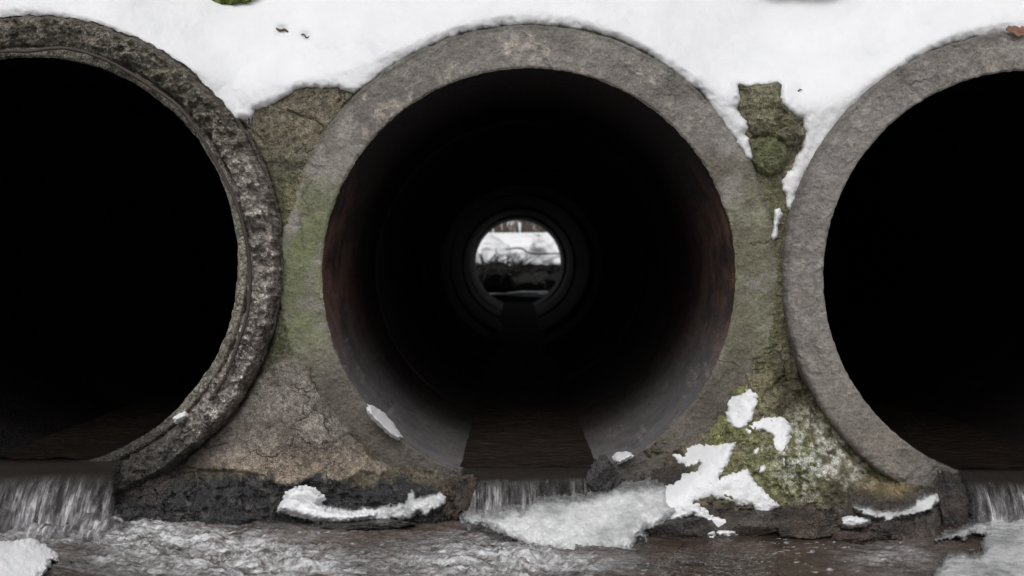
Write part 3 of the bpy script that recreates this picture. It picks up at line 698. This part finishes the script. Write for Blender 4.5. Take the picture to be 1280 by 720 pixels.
def fall(u0, u1, zl, ystart, reach, zbot, label, seed, wide=0, aer=.1, round_=.25, splash=1., dip=0):
    n = 360; m = 90
    s = np.linspace(0, 1, n); t = np.linspace(0, 1, m)
    S, T = np.meshgrid(s, t, indexing='ij')
    x0 = P(u0, 600, ystart)[0]; x1 = P(u1, 600, ystart)[0]
    tau = np.clip((T-round_)/(1-round_), 0, 1)
    y = np.where(T < round_, np.maximum(ystart+.05, .0)-(np.maximum(ystart+.05, 0)-ystart+.02)*T/round_, ystart-.02) - reach*tau**.6
    H = zl-zbot
    z = zl + .004 - .012*(T/round_).clip(0, 1)**2 - H*tau**1.25
    mid = (x0+x1)/2
    x = x0+(x1-x0)*S + (S-.5)*wide*tau
    a = fbm(x, 0, z*.10+T*.0, 45, 4, seed, .6); b = fbm(x, 0, z*.2, 120, 3, seed+4, .6)
    y = y - (.018*a+.006*b)*ss(T, .05, .4) - .010*fbm(x, 0, z, 11, 2, seed+8)*tau
    z = z - dip*(1-ss(S, .55, .95))*(T > 0)*ss(T, 0, .2)*(1-tau) - .020*(fbm(x, 0, 0, 14, 4, seed+30)+.35)*ss(T, 0, .3)*(1-tau)
    z = z + .006*b*tau - .010*fbm(x, 0, 0, 25, 3, seed+2)*ss(T, 0, .3)*(1-tau)
    edge = ss(S, 0, .03)*ss(1-S, 0, .03)
    body = np.clip(edge*ss(T, 0, .06), 0, 1)
    aerc = .92*(1-ss(tau, 0, .3)) + aer*ss(tau, 0, .3) + .5*tau**2*ss(fbm(x, 0, z, 30, 3, seed+11), -.6, .4)
    colr = rgba(np.stack([aerc, body, ss(tau, .0, .35)*(.75+.25*tau)+.5*tau**3], -1), 1)
    o = grid('waterfall', x, y, z, M['fall'], col=colr)
    # splash and foam where it lands
    S2, Q = np.meshgrid(np.linspace(-.03, 1.03, 300), np.linspace(0, math.pi, 40), indexing='ij')
    xx = x0-wide/2+(x1-x0+wide)*S2; nn = fbm(xx, Q*.05, 0, 22, 4, seed+20, .6); rr_ = (.026+.020*nn)*splash
    yy = ystart-.02-reach-.01 - np.cos(Q)*(rr_*1.6) + .004*fbm(xx, Q*.1, 0, 40, 3, seed+21)
    zz = zbot + np.sin(Q)*rr_ + .003*fbm(xx, Q*.1, 2, 40, 3, seed+22)
    al = np.clip(.15+ .85*ss(fbm(xx, Q*.04, 5, 26, 3, seed+23, .55), -.35, .45), 0, 1)*ss(S2, -.03, .05)*ss(1-S2, -.03, .05)*np.sin(Q)**.5
    grid('foam', xx, yy, zz, M['fall'], o, col=rgba(np.stack([.75+0*al, al, .95+.7*al], -1), 1))
    return tag(o, label, 'waterfall', 'water spilling from the three pipes')
fall(575, 746, zC, 0., .05, ZW-.0, 'small curtain of water falling from the central pipe onto ice', 200, -.03, .25, .12)
fall(-110, 150, zL, -.07, .11, ZW-.01, 'broad foaming curtain of water falling from the left pipe', 220, .12, .36, .09, 1.7, .016)
fall(1200, 1376, zR, -.05, .07, ZW-.01, 'curtain of water falling from the right pipe beside dark rock', 240, .03, .25, .12)

# ---------------------------------------------------------------- stream
xs = np.concatenate([np.linspace(-2.3, -1.3, 30)[:-1], np.arange(-1.3, 1.3, .0042), np.linspace(1.3, 2.3, 30)])
ys = np.concatenate([-np.geomspace(9, .62, 70)[:-1], np.arange(-.62, .04, .0036), np.linspace(.045, .3, 8)])
Xg, Yg = np.meshgrid(xs, ys, indexing='ij')
s_ = (D+Yg)/F; U = CX+Xg/s_; Vv = CY+(ZE-ZW)/s_
def gauss(u0, v0, su, sv): return np.exp(-((U-u0)/su)**2-((Vv-v0)/sv)**2)
turbL = gauss(60, 655, 150, 26) + gauss(230, 690, 150, 28) + .8*gauss(340, 715, 110, 30)
turbC = gauss(610, 690, 90, 28)*.8 + gauss(560, 715, 140, 20)*.6 + gauss(700, 705, 90, 16)*.7
turbR = gauss(1120, 700, 60, 20)*.25
ang = .5
fx = Xg*math.cos(ang)-Yg*math.sin(ang); fy = Xg*math.sin(ang)+Yg*math.cos(ang)
wx = .035*fbm(fx, fy, 0, 7, 3, 320); wy = .035*fbm(fx, fy, 4, 7, 3, 330)
fx2 = fx+wx; fy2 = fy+wy
turb = np.clip(turbL + turbC*.9 + turbR*2, 0, 1.2)
h = .8*fbm(fx2*.8, fy2*1.7, 0, 13, 4, 300, .55) + .5*fbm(fx2*.6, fy2*2.0, 0, 34, 4, 310, .6, True)
amp = .0065 + .021*np.clip(turb, 0, 1.1)
Zg = ZW + amp*h + .0016*fbm(fx2, fy2*1.5, 0, 70, 2, 340)*(.7+turb)
lines = fbm(fx2*.45, fy2*1.8, 0, 26, 5, 350, .62, True)
foam = turb*ss(lines+.9*h, -.55, .75)*1.1 + .5*gauss(60, 662, 150, 8) + .3*gauss(640, 700, 90, 8)
foam = np.clip(foam*(1-.8*gauss(105, 690, 45, 9)), 0, 1)
fleck = .75*ss(fbm(Xg*.7, Yg*1.3, 0, 85, 3, 360, .6), .40, .55)*ss(fbm(Xg, Yg, 0, 5, 2, 361), -.2, .4)
st = grid('stream', Xg, Yg, Zg, M['stream'], col=rgba(np.stack([foam, fleck, 0*foam], -1), 1))
tag(st, kind='structure')

# splashes of foam under the left fall
# ---------------------------------------------------------------- rocks at the foot
def rockcol(c1, c2, wet, seed):
    def f(X, Y, Z, x, y, z):
        n = fbm(X, Y, Z, 40, 5, seed, .6)
        return rgba(np.clip(mix(np.broadcast_to(A(*c1), X.shape+(3,)), A(*c2), ss(n, -.2, .4)), .003, .8), wet)
    return f
rocks = [
 (574, 622, -.045, (.042, .04, .055), (74, 64, 56), (38, 34, 32), .6, 'brown wet rock at the left side of the central waterfall'),
 (756, 604, -.045, (.045, .05, .045), (34, 33, 34), (60, 58, 58), .9, 'black wet rock at the right side of the central waterfall'),
 (856, 662, -.205, (.080, .04, .026), (62, 58, 55), (38, 36, 36), .7, 'dark grey rock under the narrow snow cap at the water edge'),
 (940, 655, -.185, (.085, .04, .028), (66, 60, 55), (40, 37, 35), .5, 'brown stone in the mud right of the snow-capped rock'),
 (1010, 658, -.20, (.075, .045, .030), (64, 56, 50), (40, 37, 35), .5, 'low reddish brown stone at the water edge below the cream lichen'),
 (1118, 668, -.20, (.085, .045, .022), (46, 42, 40), (74, 66, 62), .7, 'dark stone under the ragged ice strip'),
 (1188, 632, -.085, (.040, .045, .062), (52, 47, 44), (30, 29, 29), .7, 'upright brown-black rock at the left side of the right waterfall'),
 (160, 640, -.10, (.030, .03, .020), (34, 34, 36), (58, 58, 60), 1.0, 'small glistening black wet rock beside the left waterfall'),
 (470, 655, -.125, (.12, .035, .010), (44, 42, 42), (66, 62, 60), .8, 'low dark stone at the water edge under the ice crust'),
 (1065, 672, -.24, (.05, .03, .018), (64, 54, 48), (40, 36, 34), .8, 'flat wet stone at the water edge below the small flat snow patch'),
]
for i, (u, v, y, r, c1, c2, w, l) in enumerate(rocks):
    o = blob('rock', P(u, v, y), r, M['rubble'], 400+i*7, .38, 90, 2.2, rockcol(c1, c2, w, 500+i), ang=1.3)
    tag(o, l, 'rock', 'rocks at the foot of the mortar')

# ---------------------------------------------------------------- small things in the snow
def at_snow(u, v, off=0):
    y, _ = snow_y(np.array([[float(u)]]), np.array([[float(v)]])); return float(y[0, 0])+off
def twig(pts, r, label, cat='twig', mat='twig', name='twig', off=-.006, group=None):
    p = [V(u, v, at_snow(u, v, off+o)) for u, v, o in pts]
    o = mesh_of(name, [tube('t', p, [r]*(len(p)-1)+[r*.4], M[mat], nz=.15)], M[mat])
    return tag(o, label, cat, group)
twig([(345, 36, .01), (351, 38, -.004), (356, 37, -.006), (361, 41, .01)], .0035, 'short dark twig poking out of the snow above the left pipe gap')
twig([(376, 44, .01), (380, 43, -.004), (383, 47, -.006), (388, 45, .01)], .0019, 'thinner twig tip in the snow just right of the short dark twig')
twig([(997, 115, .01), (1000, 112, -.004), (1003, 113, -.003)], .002, 'tiny twig tip in the snow above the mossy notch')
# dry grass in the notch
def yW(u, v): return float(W(np.array([[float(u)]]), np.array([[float(v)]]))[0, 0])
gp = []
for (pts) in [[(976,152),(986,156),(994,164),(998,180),(997,196)], [(980,160),(990,158),(1000,155),(1004,150)], [(985,150),(994,158),(996,175),(992,190)], [(972,166),(982,160),(993,163),(1001,170)], [(978,148),(990,150),(999,160),(1000,176)]]:
    gp.append(tube('g', [V(u, v, yW(u, v)-.012) for u, v in pts], [.0013]*(len(pts)-1)+[.0005], M['straw'], seg=5))
tag(mesh_of('dry_grass', gp, M['straw']), 'few dry grass stalks curling over the mossy mortar in the notch', 'grass', kind='stuff')
# dead leaf on the right pipe
vs = []; fs = []
c0 = V(1272, 40, -.03)
for i in range(9):
    for j in range(5):
        a = i/8; b = j/4-.5; wdt = math.sin(math.pi*a)**.6*.013*(1+.25*math.sin(i*2.3))
        vs.append(c0+Vector((-.028+a*.056, b*wdt*2*.4-.004*math.sin(a*5), b*wdt*2+.004*math.cos(a*6)+.004*abs(b)*2)))
for i in range(8):
    for j in range(4): fs.append((i*5+j, i*5+j+1, (i+1)*5+j+1, (i+1)*5+j))
lf = mesh_of('dead_leaf', [(vs, fs)], M['leaf']); md = lf.modifiers.new('s', 'SOLIDIFY'); md.thickness = .001
tag(lf, 'curled reddish brown dead leaf on top of the smooth right pipe', 'leaf')
# moss cushion at the top edge
yc = at_snow(270, -6)
def mosscol(X, Y, Z, x, y, z):
    n = fbm(X, Y, Z, 60, 4, 8, .6); n2 = fbm(X, Y, Z, 160, 2, 9)
    c = mix(np.broadcast_to(A(92, 104, 50), X.shape+(3,)), A(52, 58, 30), ss(n, -.1, .4)); c = mix(c, A(124, 132, 78), ss(n2, .3, .8)*.6)
    return rgba(c, 0.)
tag(blob('moss_cushion', P(268, -12, yc-.005), (.085, .03, .040), M['mortar'], 71, .35, 80, 2.4, mosscol, ang=1.0), 'bright green moss cushion showing above the snow at the top edge', 'moss')
tag(blob('moss_cushion', P(190, -9, at_snow(190, -8)), (.03, .015, .018), M['mortar'], 72, .35, 40, 2.4, rockcol((70, 66, 50), (48, 44, 36), 0, 7), ang=1.0), 'small brown tuft showing above the snow at the top edge, left of the green moss', 'moss')
# icicles under the snow lip
for i, (u, v, L_) in enumerate([(317, 147, 9), (313, 149, 7), (309, 150, 6), (337, 134, 7)]):
    y = yW(u, v)-.012
    o = mesh_of('icicle', [tube('i', [V(u, v-3, y), V(u+.3, v+L_*.5, y), V(u+.2, v+L_, y)], [.0016, .001, .0003], M['ice'], seg=6)], M['ice'])
    tag(o, 'tiny icicle under the snow tip between the broken and central pipes', 'icicle', 'tiny icicles under the snow tip')

# ---------------------------------------------------------------- ground, banks, embankment
def bank(x, y):
    """height of the ground: stream channel along y, snowy banks"""
    front = y < 5
    w0 = np.where(front, 2.0, .62 + .25*np.sin(y*.35) )
    cxx = np.where(front, 0, .05 + .010*(y-10)**1.0)
    e = np.abs(x-cxx)-w0
    bed = np.where(front, .02, .2)
    hgt = np.where(front, 1.0, .42)
    b = bed + hgt*ss(e, 0, np.where(front, 1.6, .9)) + .9*ss(e, 2, 12) + .12*fbm(x, y, 0, .35, 4, 700)*ss(e, 0, 1)
    b = b + np.where(front, 0, .015*np.clip(y-16, 0, 60)*1.0)
    b = b + np.clip(y-60, 0, 200)*.05
    return b
g1 = np.concatenate([-np.geomspace(90, 3.2, 24), np.linspace(-3, 3, 75), np.geomspace(3.2, 90, 24)])
g2 = np.concatenate([-np.geomspace(90, 4, 20), np.linspace(-3.8, 10, 60), np.linspace(10.15, 40, 160), np.geomspace(41, 160, 14)])
Xg, Yg = np.meshgrid(g1, g2, indexing='ij'); Zg = bank(Xg, Yg)
def ground_mat():
    m, t, b = nt('snowy_ground')
    geo = N(t, 'ShaderNodeNewGeometry'); sx = N(t, 'ShaderNodeSeparateXYZ'); t.links.new(geo.outputs['Position'], sx.inputs[0])
    pos = N(t, 'ShaderNodeTexCoord').outputs['Object']
    n = noise_n(t, pos, 6, 6, .65)
    hh = mul(t, sx.outputs['Z'], mul(t, n, .12), 'ADD')
    f = ramp(t, hh, [(.20, 0), (.27, 1)])
    f2 = mul(t, f, ramp(t, noise_n(t, pos, 2.2, 6, .7), [(.30, .55), (.42, 1)]))
    c = mixc(t, f2, mixc(t, n, (.02, .016, .012), (.09, .07, .055)), (.85, .855, .87))
    t.links.new(c, b.inputs['Base Color']); b.inputs['Roughness'].default_value = .8
    bump(t, b, n, .4, .03); return m
M['ground'] = ground_mat()
tag(grid('ground', Xg, Yg, Zg, M['ground'], flip=True), kind='structure')
# road embankment carrying the pipes
xs = np.concatenate([np.linspace(-60, -2.4, 30), np.linspace(-2.2, 2.3, 60), np.linspace(2.5, 60, 30)])
top = ZE+1.55
prof = [(.33, ZE+.98), (.62, ZE+1.22), (1.0, ZE+1.42), (1.6, top), (3, top+.03), (5, top), (7.5, top), (8.9, top-.1), (9.6, ZE+1.1), (10.25, ZE+.62)]
S, J = np.meshgrid(xs, np.arange(len(prof)+1), indexing='ij')
pa = np.array([(.30, ZE+.75)]+prof)
Yb = pa[J, 0]+0*S; Zb = pa[J, 1]+0*S
side = ss(np.abs(S-.03), 1.95, 2.5)
Zb = np.where(J == 0, ZE+.75*(1-side)-1.0*side*1.0, Zb); Yb = np.where(J == 0, Yb*(1-side)-.9*side, Yb)
Zb = np.where(J == len(prof), Zb*(1-side)+(-.1)*side, Zb); Yb = np.where(J == len(prof), Yb+1.0*side, Yb)
Zb = Zb + .05*fbm(S, Yb, Zb, .9, 3, 720)*(J > 1)
tag(grid('embankment', S, Yb, Zb, M['snow'], flip=True), kind='structure')

# upstream water beyond the far mouth
xs = np.linspace(-1.2, 1.3, 60); ys = np.linspace(10.47, 26, 200)
Xg, Yg = np.meshgrid(xs, ys, indexing='ij')
Zg = .343 + .004*fbm(Xg, Yg, 0, 5, 4, 730)
tag(grid('upstream_water', Xg, Yg, Zg, M['stream'], col=rgba(np.zeros(Xg.shape+(3,)), 1)), kind='structure')
sill = blob('stone_sill', (.03, 10.46, .21), (.9, .09, .15), M['rubble'], 640, .08, 60, 2.0, rockcol((36, 34, 32), (24, 22, 21), .5, 641), ang=.3)
tag(sill, 'low dark stone sill across the far mouth holding back the bright water', 'sill')
x, _, z = P(650, 349, 12.1)
tag(blob('debris_heap', (x, 12.1, z), (.85, .26, .135), M['rubble'], 651, .55, 90, 3.4, rockcol((14, 13, 13), (8, 8, 8), .0, 652), ang=1.2, facets=0), 'dark heap of stones and silt half filling the far mouth of the central pipe', 'debris heap')
for (ua, ub, th_, lb) in ((597, 634, .010, 'thin white streak added as water glint on the left half of the far sill'), (634, 697, .034, 'brighter white strip added as water glint on the right half of the far sill')):
    xa = P(ua, 369, 10.4)[0]; xb = P(ub, 369, 10.4)[0]  # white strips added to stand in for the water's glint along the sill
    tag(blob('glint_strip', ((xa+xb)/2, 10.44, .356), ((xb-xa)/2, .07, th_), M['snow'], ua, .25, 40, 2.5, ang=.8, facets=0), lb, 'snow patch', 'glint strips on the far sill')
# stones and brush choking the far mouth, seen as dark shapes through the central pipe
def far(u, v, y): return P(u, v, y)
k = 0
for (u, v, y, r) in [(616, 346, 10.9, (.17, .16, .15)), (599, 349, 11.3, (.18, .16, .14)), (634, 348, 11.5, (.16, .15, .13)), (655, 353, 11.2, (.18, .14, .11)), (676, 352, 11.6, (.20, .16, .12)), (694, 352, 10.9, (.14, .15, .13)), (646, 344, 12.8, (.2, .15, .14)), (690, 366, 10.6, (.12, .1, .07))]:
    o = blob('rock', far(u, v, y), r, M['rubble'], 800+k, .35, 40, 1.8, rockcol((26, 25, 24), (14, 14, 14), .3, 810+k)); k += 1
    o['group'] = 'stones beyond the far mouth'; o['category'] = 'rock'
    o['label'] = ['tall dark stone left of centre in the far mouth of the central pipe', 'dark stone against the left wall of the far mouth', 'dark stone just left of the middle of the far mouth', 'low dark stone in the middle of the far mouth', 'broad dark stone right of the middle of the far mouth', 'dark stone against the right wall of the far mouth', 'farther dark stone behind the others beyond the far mouth', 'flat little stone in the bright water at the far mouth'][k-1]
def brush(cx_, cy_, cz_, w, h, n, label, seed):
    rs = random.Random(seed); tb = []
    for i in range(n):
        x = cx_+rs.uniform(-w, w)*.5; p = Vector((x, cy_+rs.uniform(-.15, .15), cz_)); pts = [p]
        dx = rs.uniform(-.5, .5)
        for s in range(5):
            p = p+Vector((dx*h*.3+rs.uniform(-.06, .06), rs.uniform(-.05, .05), h*rs.uniform(.08, .25))); dx += rs.uniform(-.25, .25); pts.append(p)
        tb.append(tube('b', pts, [.012, .010, .008, .006, .004, .003], M['brush'], seg=5, sub=2))
    return tag(mesh_of('bush', tb, M['brush']), label, 'bush', 'bare brush beyond the far mouth')
x, _, z = far(622, 345, 11.2); brush(x, 11.2, z, .5, .30, 60, 'bare dark brush left of centre beyond the far mouth', 1)
x, _, z = far(664, 352, 11.8); brush(x, 11.8, z, .55, .24, 50, 'bare low brush in the middle beyond the far mouth', 2)
x, _, z = far(690, 350, 12.4); brush(x, 12.4, z, .35, .22, 36, 'bare low brush against the right side of the far mouth', 3)
tag(mesh_of('branch', [tube('b', [far(632, 312, 11.4), far(650, 310, 11.4), far(664, 317, 11.4), (far(690, 317, 11.3)), far(712, 317, 11.2)], [.006, .011, .010, .009, .007], M['brush'], nz=.1)], M['brush']), 'long thin dark branch lying across the far mouth', 'branch')
# snowy mounds each side of the far channel
for (u, v, y, r, l) in [(585, 312, 14.5, (.75, 1.1, .42), 'snow mound on the left bank beyond the far mouth'), (706, 312, 13.5, (.55, 1.0, .42), 'snow mound on the right bank beyond the far mouth'), (650, 318, 20, (1.1, .8, .50), 'farther snow mound closing the view beyond the far mouth')]:
    x, _, z = far(u, v, y)
    o = blob('snow_mound', (x, y, z-.12), r, M['snow'], int(u), .28, 60, 1.6, None, ang=.35, facets=0); tag(o, l, 'snow mound', 'snow mounds beyond the far mouth')
# long low concrete wall and bare trees far behind
def boxmesh(x0, x1, y0, y1, z0, z1):
    v = [Vector((x, y, z)) for x in (x0, x1) for y in (y0, y1) for z in (z0, z1)]
    f = [(0, 1, 3, 2), (4, 6, 7, 5), (0, 4, 5, 1), (2, 3, 7, 6), (0, 2, 6, 4), (1, 5, 7, 3)]
    return v, f
w = empty('retaining_wall', (0, 30, .6), 'long low pale concrete wall across the view far beyond the pipe', 'wall')
zt = far(640, 291, 30)[2]
mesh_of('wall_body', [boxmesh(-9, 9, 30, 30.4, .2, zt-.06)], M['far_wall'], w, False)
mesh_of('coping', [boxmesh(-9.1, 9.1, 29.9, 30.5, zt-.06, zt)], M['snow'], w, False)
def tree(x, y, h, seed, label):
    rs = random.Random(seed)
    z0 = float(bank(np.array([x]), np.array([y]))[0])-.1
    root = empty('bare_tree', (x, y, z0), label, 'tree', 'bare trees far beyond the pipe')
    tr = [Vector((x, y, z0))]
    for i in range(6): tr.append(tr[-1]+Vector((rs.uniform(-.15, .15), rs.uniform(-.15, .15), h/6)))
    mesh_of('trunk', [tube('t', tr, [.16, .13, .11, .09, .06, .04, .02], M['bark'], nz=.1)], M['bark'], root)
    tb = []
    for i in range(26):
        b = tr[rs.randint(2, 5)].lerp(tr[rs.randint(3, 6)], rs.random()); a = rs.uniform(0, 6.28); L_ = rs.uniform(.5, 1.6)
        d = Vector((math.cos(a), math.sin(a), rs.uniform(.2, 1))).normalized()
        p1 = b+d*L_*.5; p2 = p1+(d+Vector((rs.uniform(-.4, .4), rs.uniform(-.4, .4), .3)))*L_*.5
        tb.append(tube('l', [b, p1, p2], [.04, .025, .008], M['bark'], seg=5, sub=2))
        for q in range(3):
            e = p1.lerp(p2, rs.random()); tb.append(tube('l', [e, e+Vector((rs.uniform(-.5, .5), rs.uniform(-.5, .5), rs.uniform(.1, .6)))], [.012, .004], M['bark'], seg=4, sub=1))
    mesh_of('crown', tb, M['bark'], root)
TL = ['bare tree farthest left behind the far wall', 'bare tree left of centre behind the far wall', 'bare tree in the middle behind the far wall', 'bare tree right of centre behind the far wall', 'bare tree farthest right behind the far wall']
for i, x in enumerate([-3.4, -1.4, .5, 2.0, 3.9]): tree(x, 33+i % 2*1.5, 6+i % 3, 30+i, TL[i])
# brown hedge mass behind the wall
hb = []
rs = random.Random(8)
for i in range(1500):
    x = rs.uniform(-8, 8); y = rs.uniform(31, 32.6); p = Vector((x, y, .6)); q = p+Vector((rs.uniform(-.3, .3), rs.uniform(-.3, .3), rs.uniform(.8, 1.9))); 
    hb.append(tube('h', [p, p.lerp(q, .5)+Vector((rs.uniform(-.1, .1), 0, 0)), q], [.03, .025, .01], M['bark'], seg=4, sub=1))
M['hedge'] = simple('hedge', (.11, .085, .07), .9, .4, 5)
tag(mesh_of('undergrowth', hb, M['hedge']), 'brown leafless undergrowth behind the far wall', 'undergrowth', kind='stuff')

# ---------------------------------------------------------------- camera, light, sky
cam = bpy.data.cameras.new('camera'); co = bpy.data.objects.new('camera', cam); COL.objects.link(co)
co.location = (0, -D, ZE); co.rotation_euler = (R(90), 0, 0)
cam.sensor_width = 36; cam.lens = F/1280*36
cam.shift_x = -4/1280; cam.shift_y = -36/1280
cam.dof.use_dof = True; cam.dof.focus_distance = D-.05; cam.dof.aperture_fstop = 5.0
cam.clip_start = .05; cam.clip_end = 600
sc.camera = co

EL = 52; AZ = 200      # sun high behind the photographer, veiled by cloud
sun = bpy.data.lights.new('sun', 'SUN'); so = bpy.data.objects.new('sun', sun); COL.objects.link(so)
sun.energy = .66; sun.angle = R(40); sun.color = (1, .985, .97)
so.rotation_euler = (R(90-EL), 0, R(-12))
w = bpy.data.worlds.new('World'); sc.world = w; w.use_nodes = True
t = w.node_tree; bg = t.nodes['Background']
sk = t.nodes.new('ShaderNodeTexSky'); sk.sky_type = 'NISHITA'; sk.sun_disc = False
sk.sun_elevation = R(EL); sk.sun_rotation = R(180+12); sk.air_density = 1.0; sk.dust_density = 6; sk.ozone_density = 1
hs = t.nodes.new('ShaderNodeHueSaturation'); hs.inputs['Saturation'].default_value = .18
t.links.new(sk.outputs[0], hs.inputs['Color']); t.links.new(hs.outputs[0], bg.inputs[0]); bg.inputs[1].default_value = .098
sc.view_settings.view_transform = 'Standard'; sc.view_settings.look = 'None'; sc.view_settings.exposure = 0; sc.view_settings.gamma = 1
sc.render.engine = 'CYCLES'
sc.cycles.max_bounces = 6; sc.cycles.transparent_max_bounces = 12
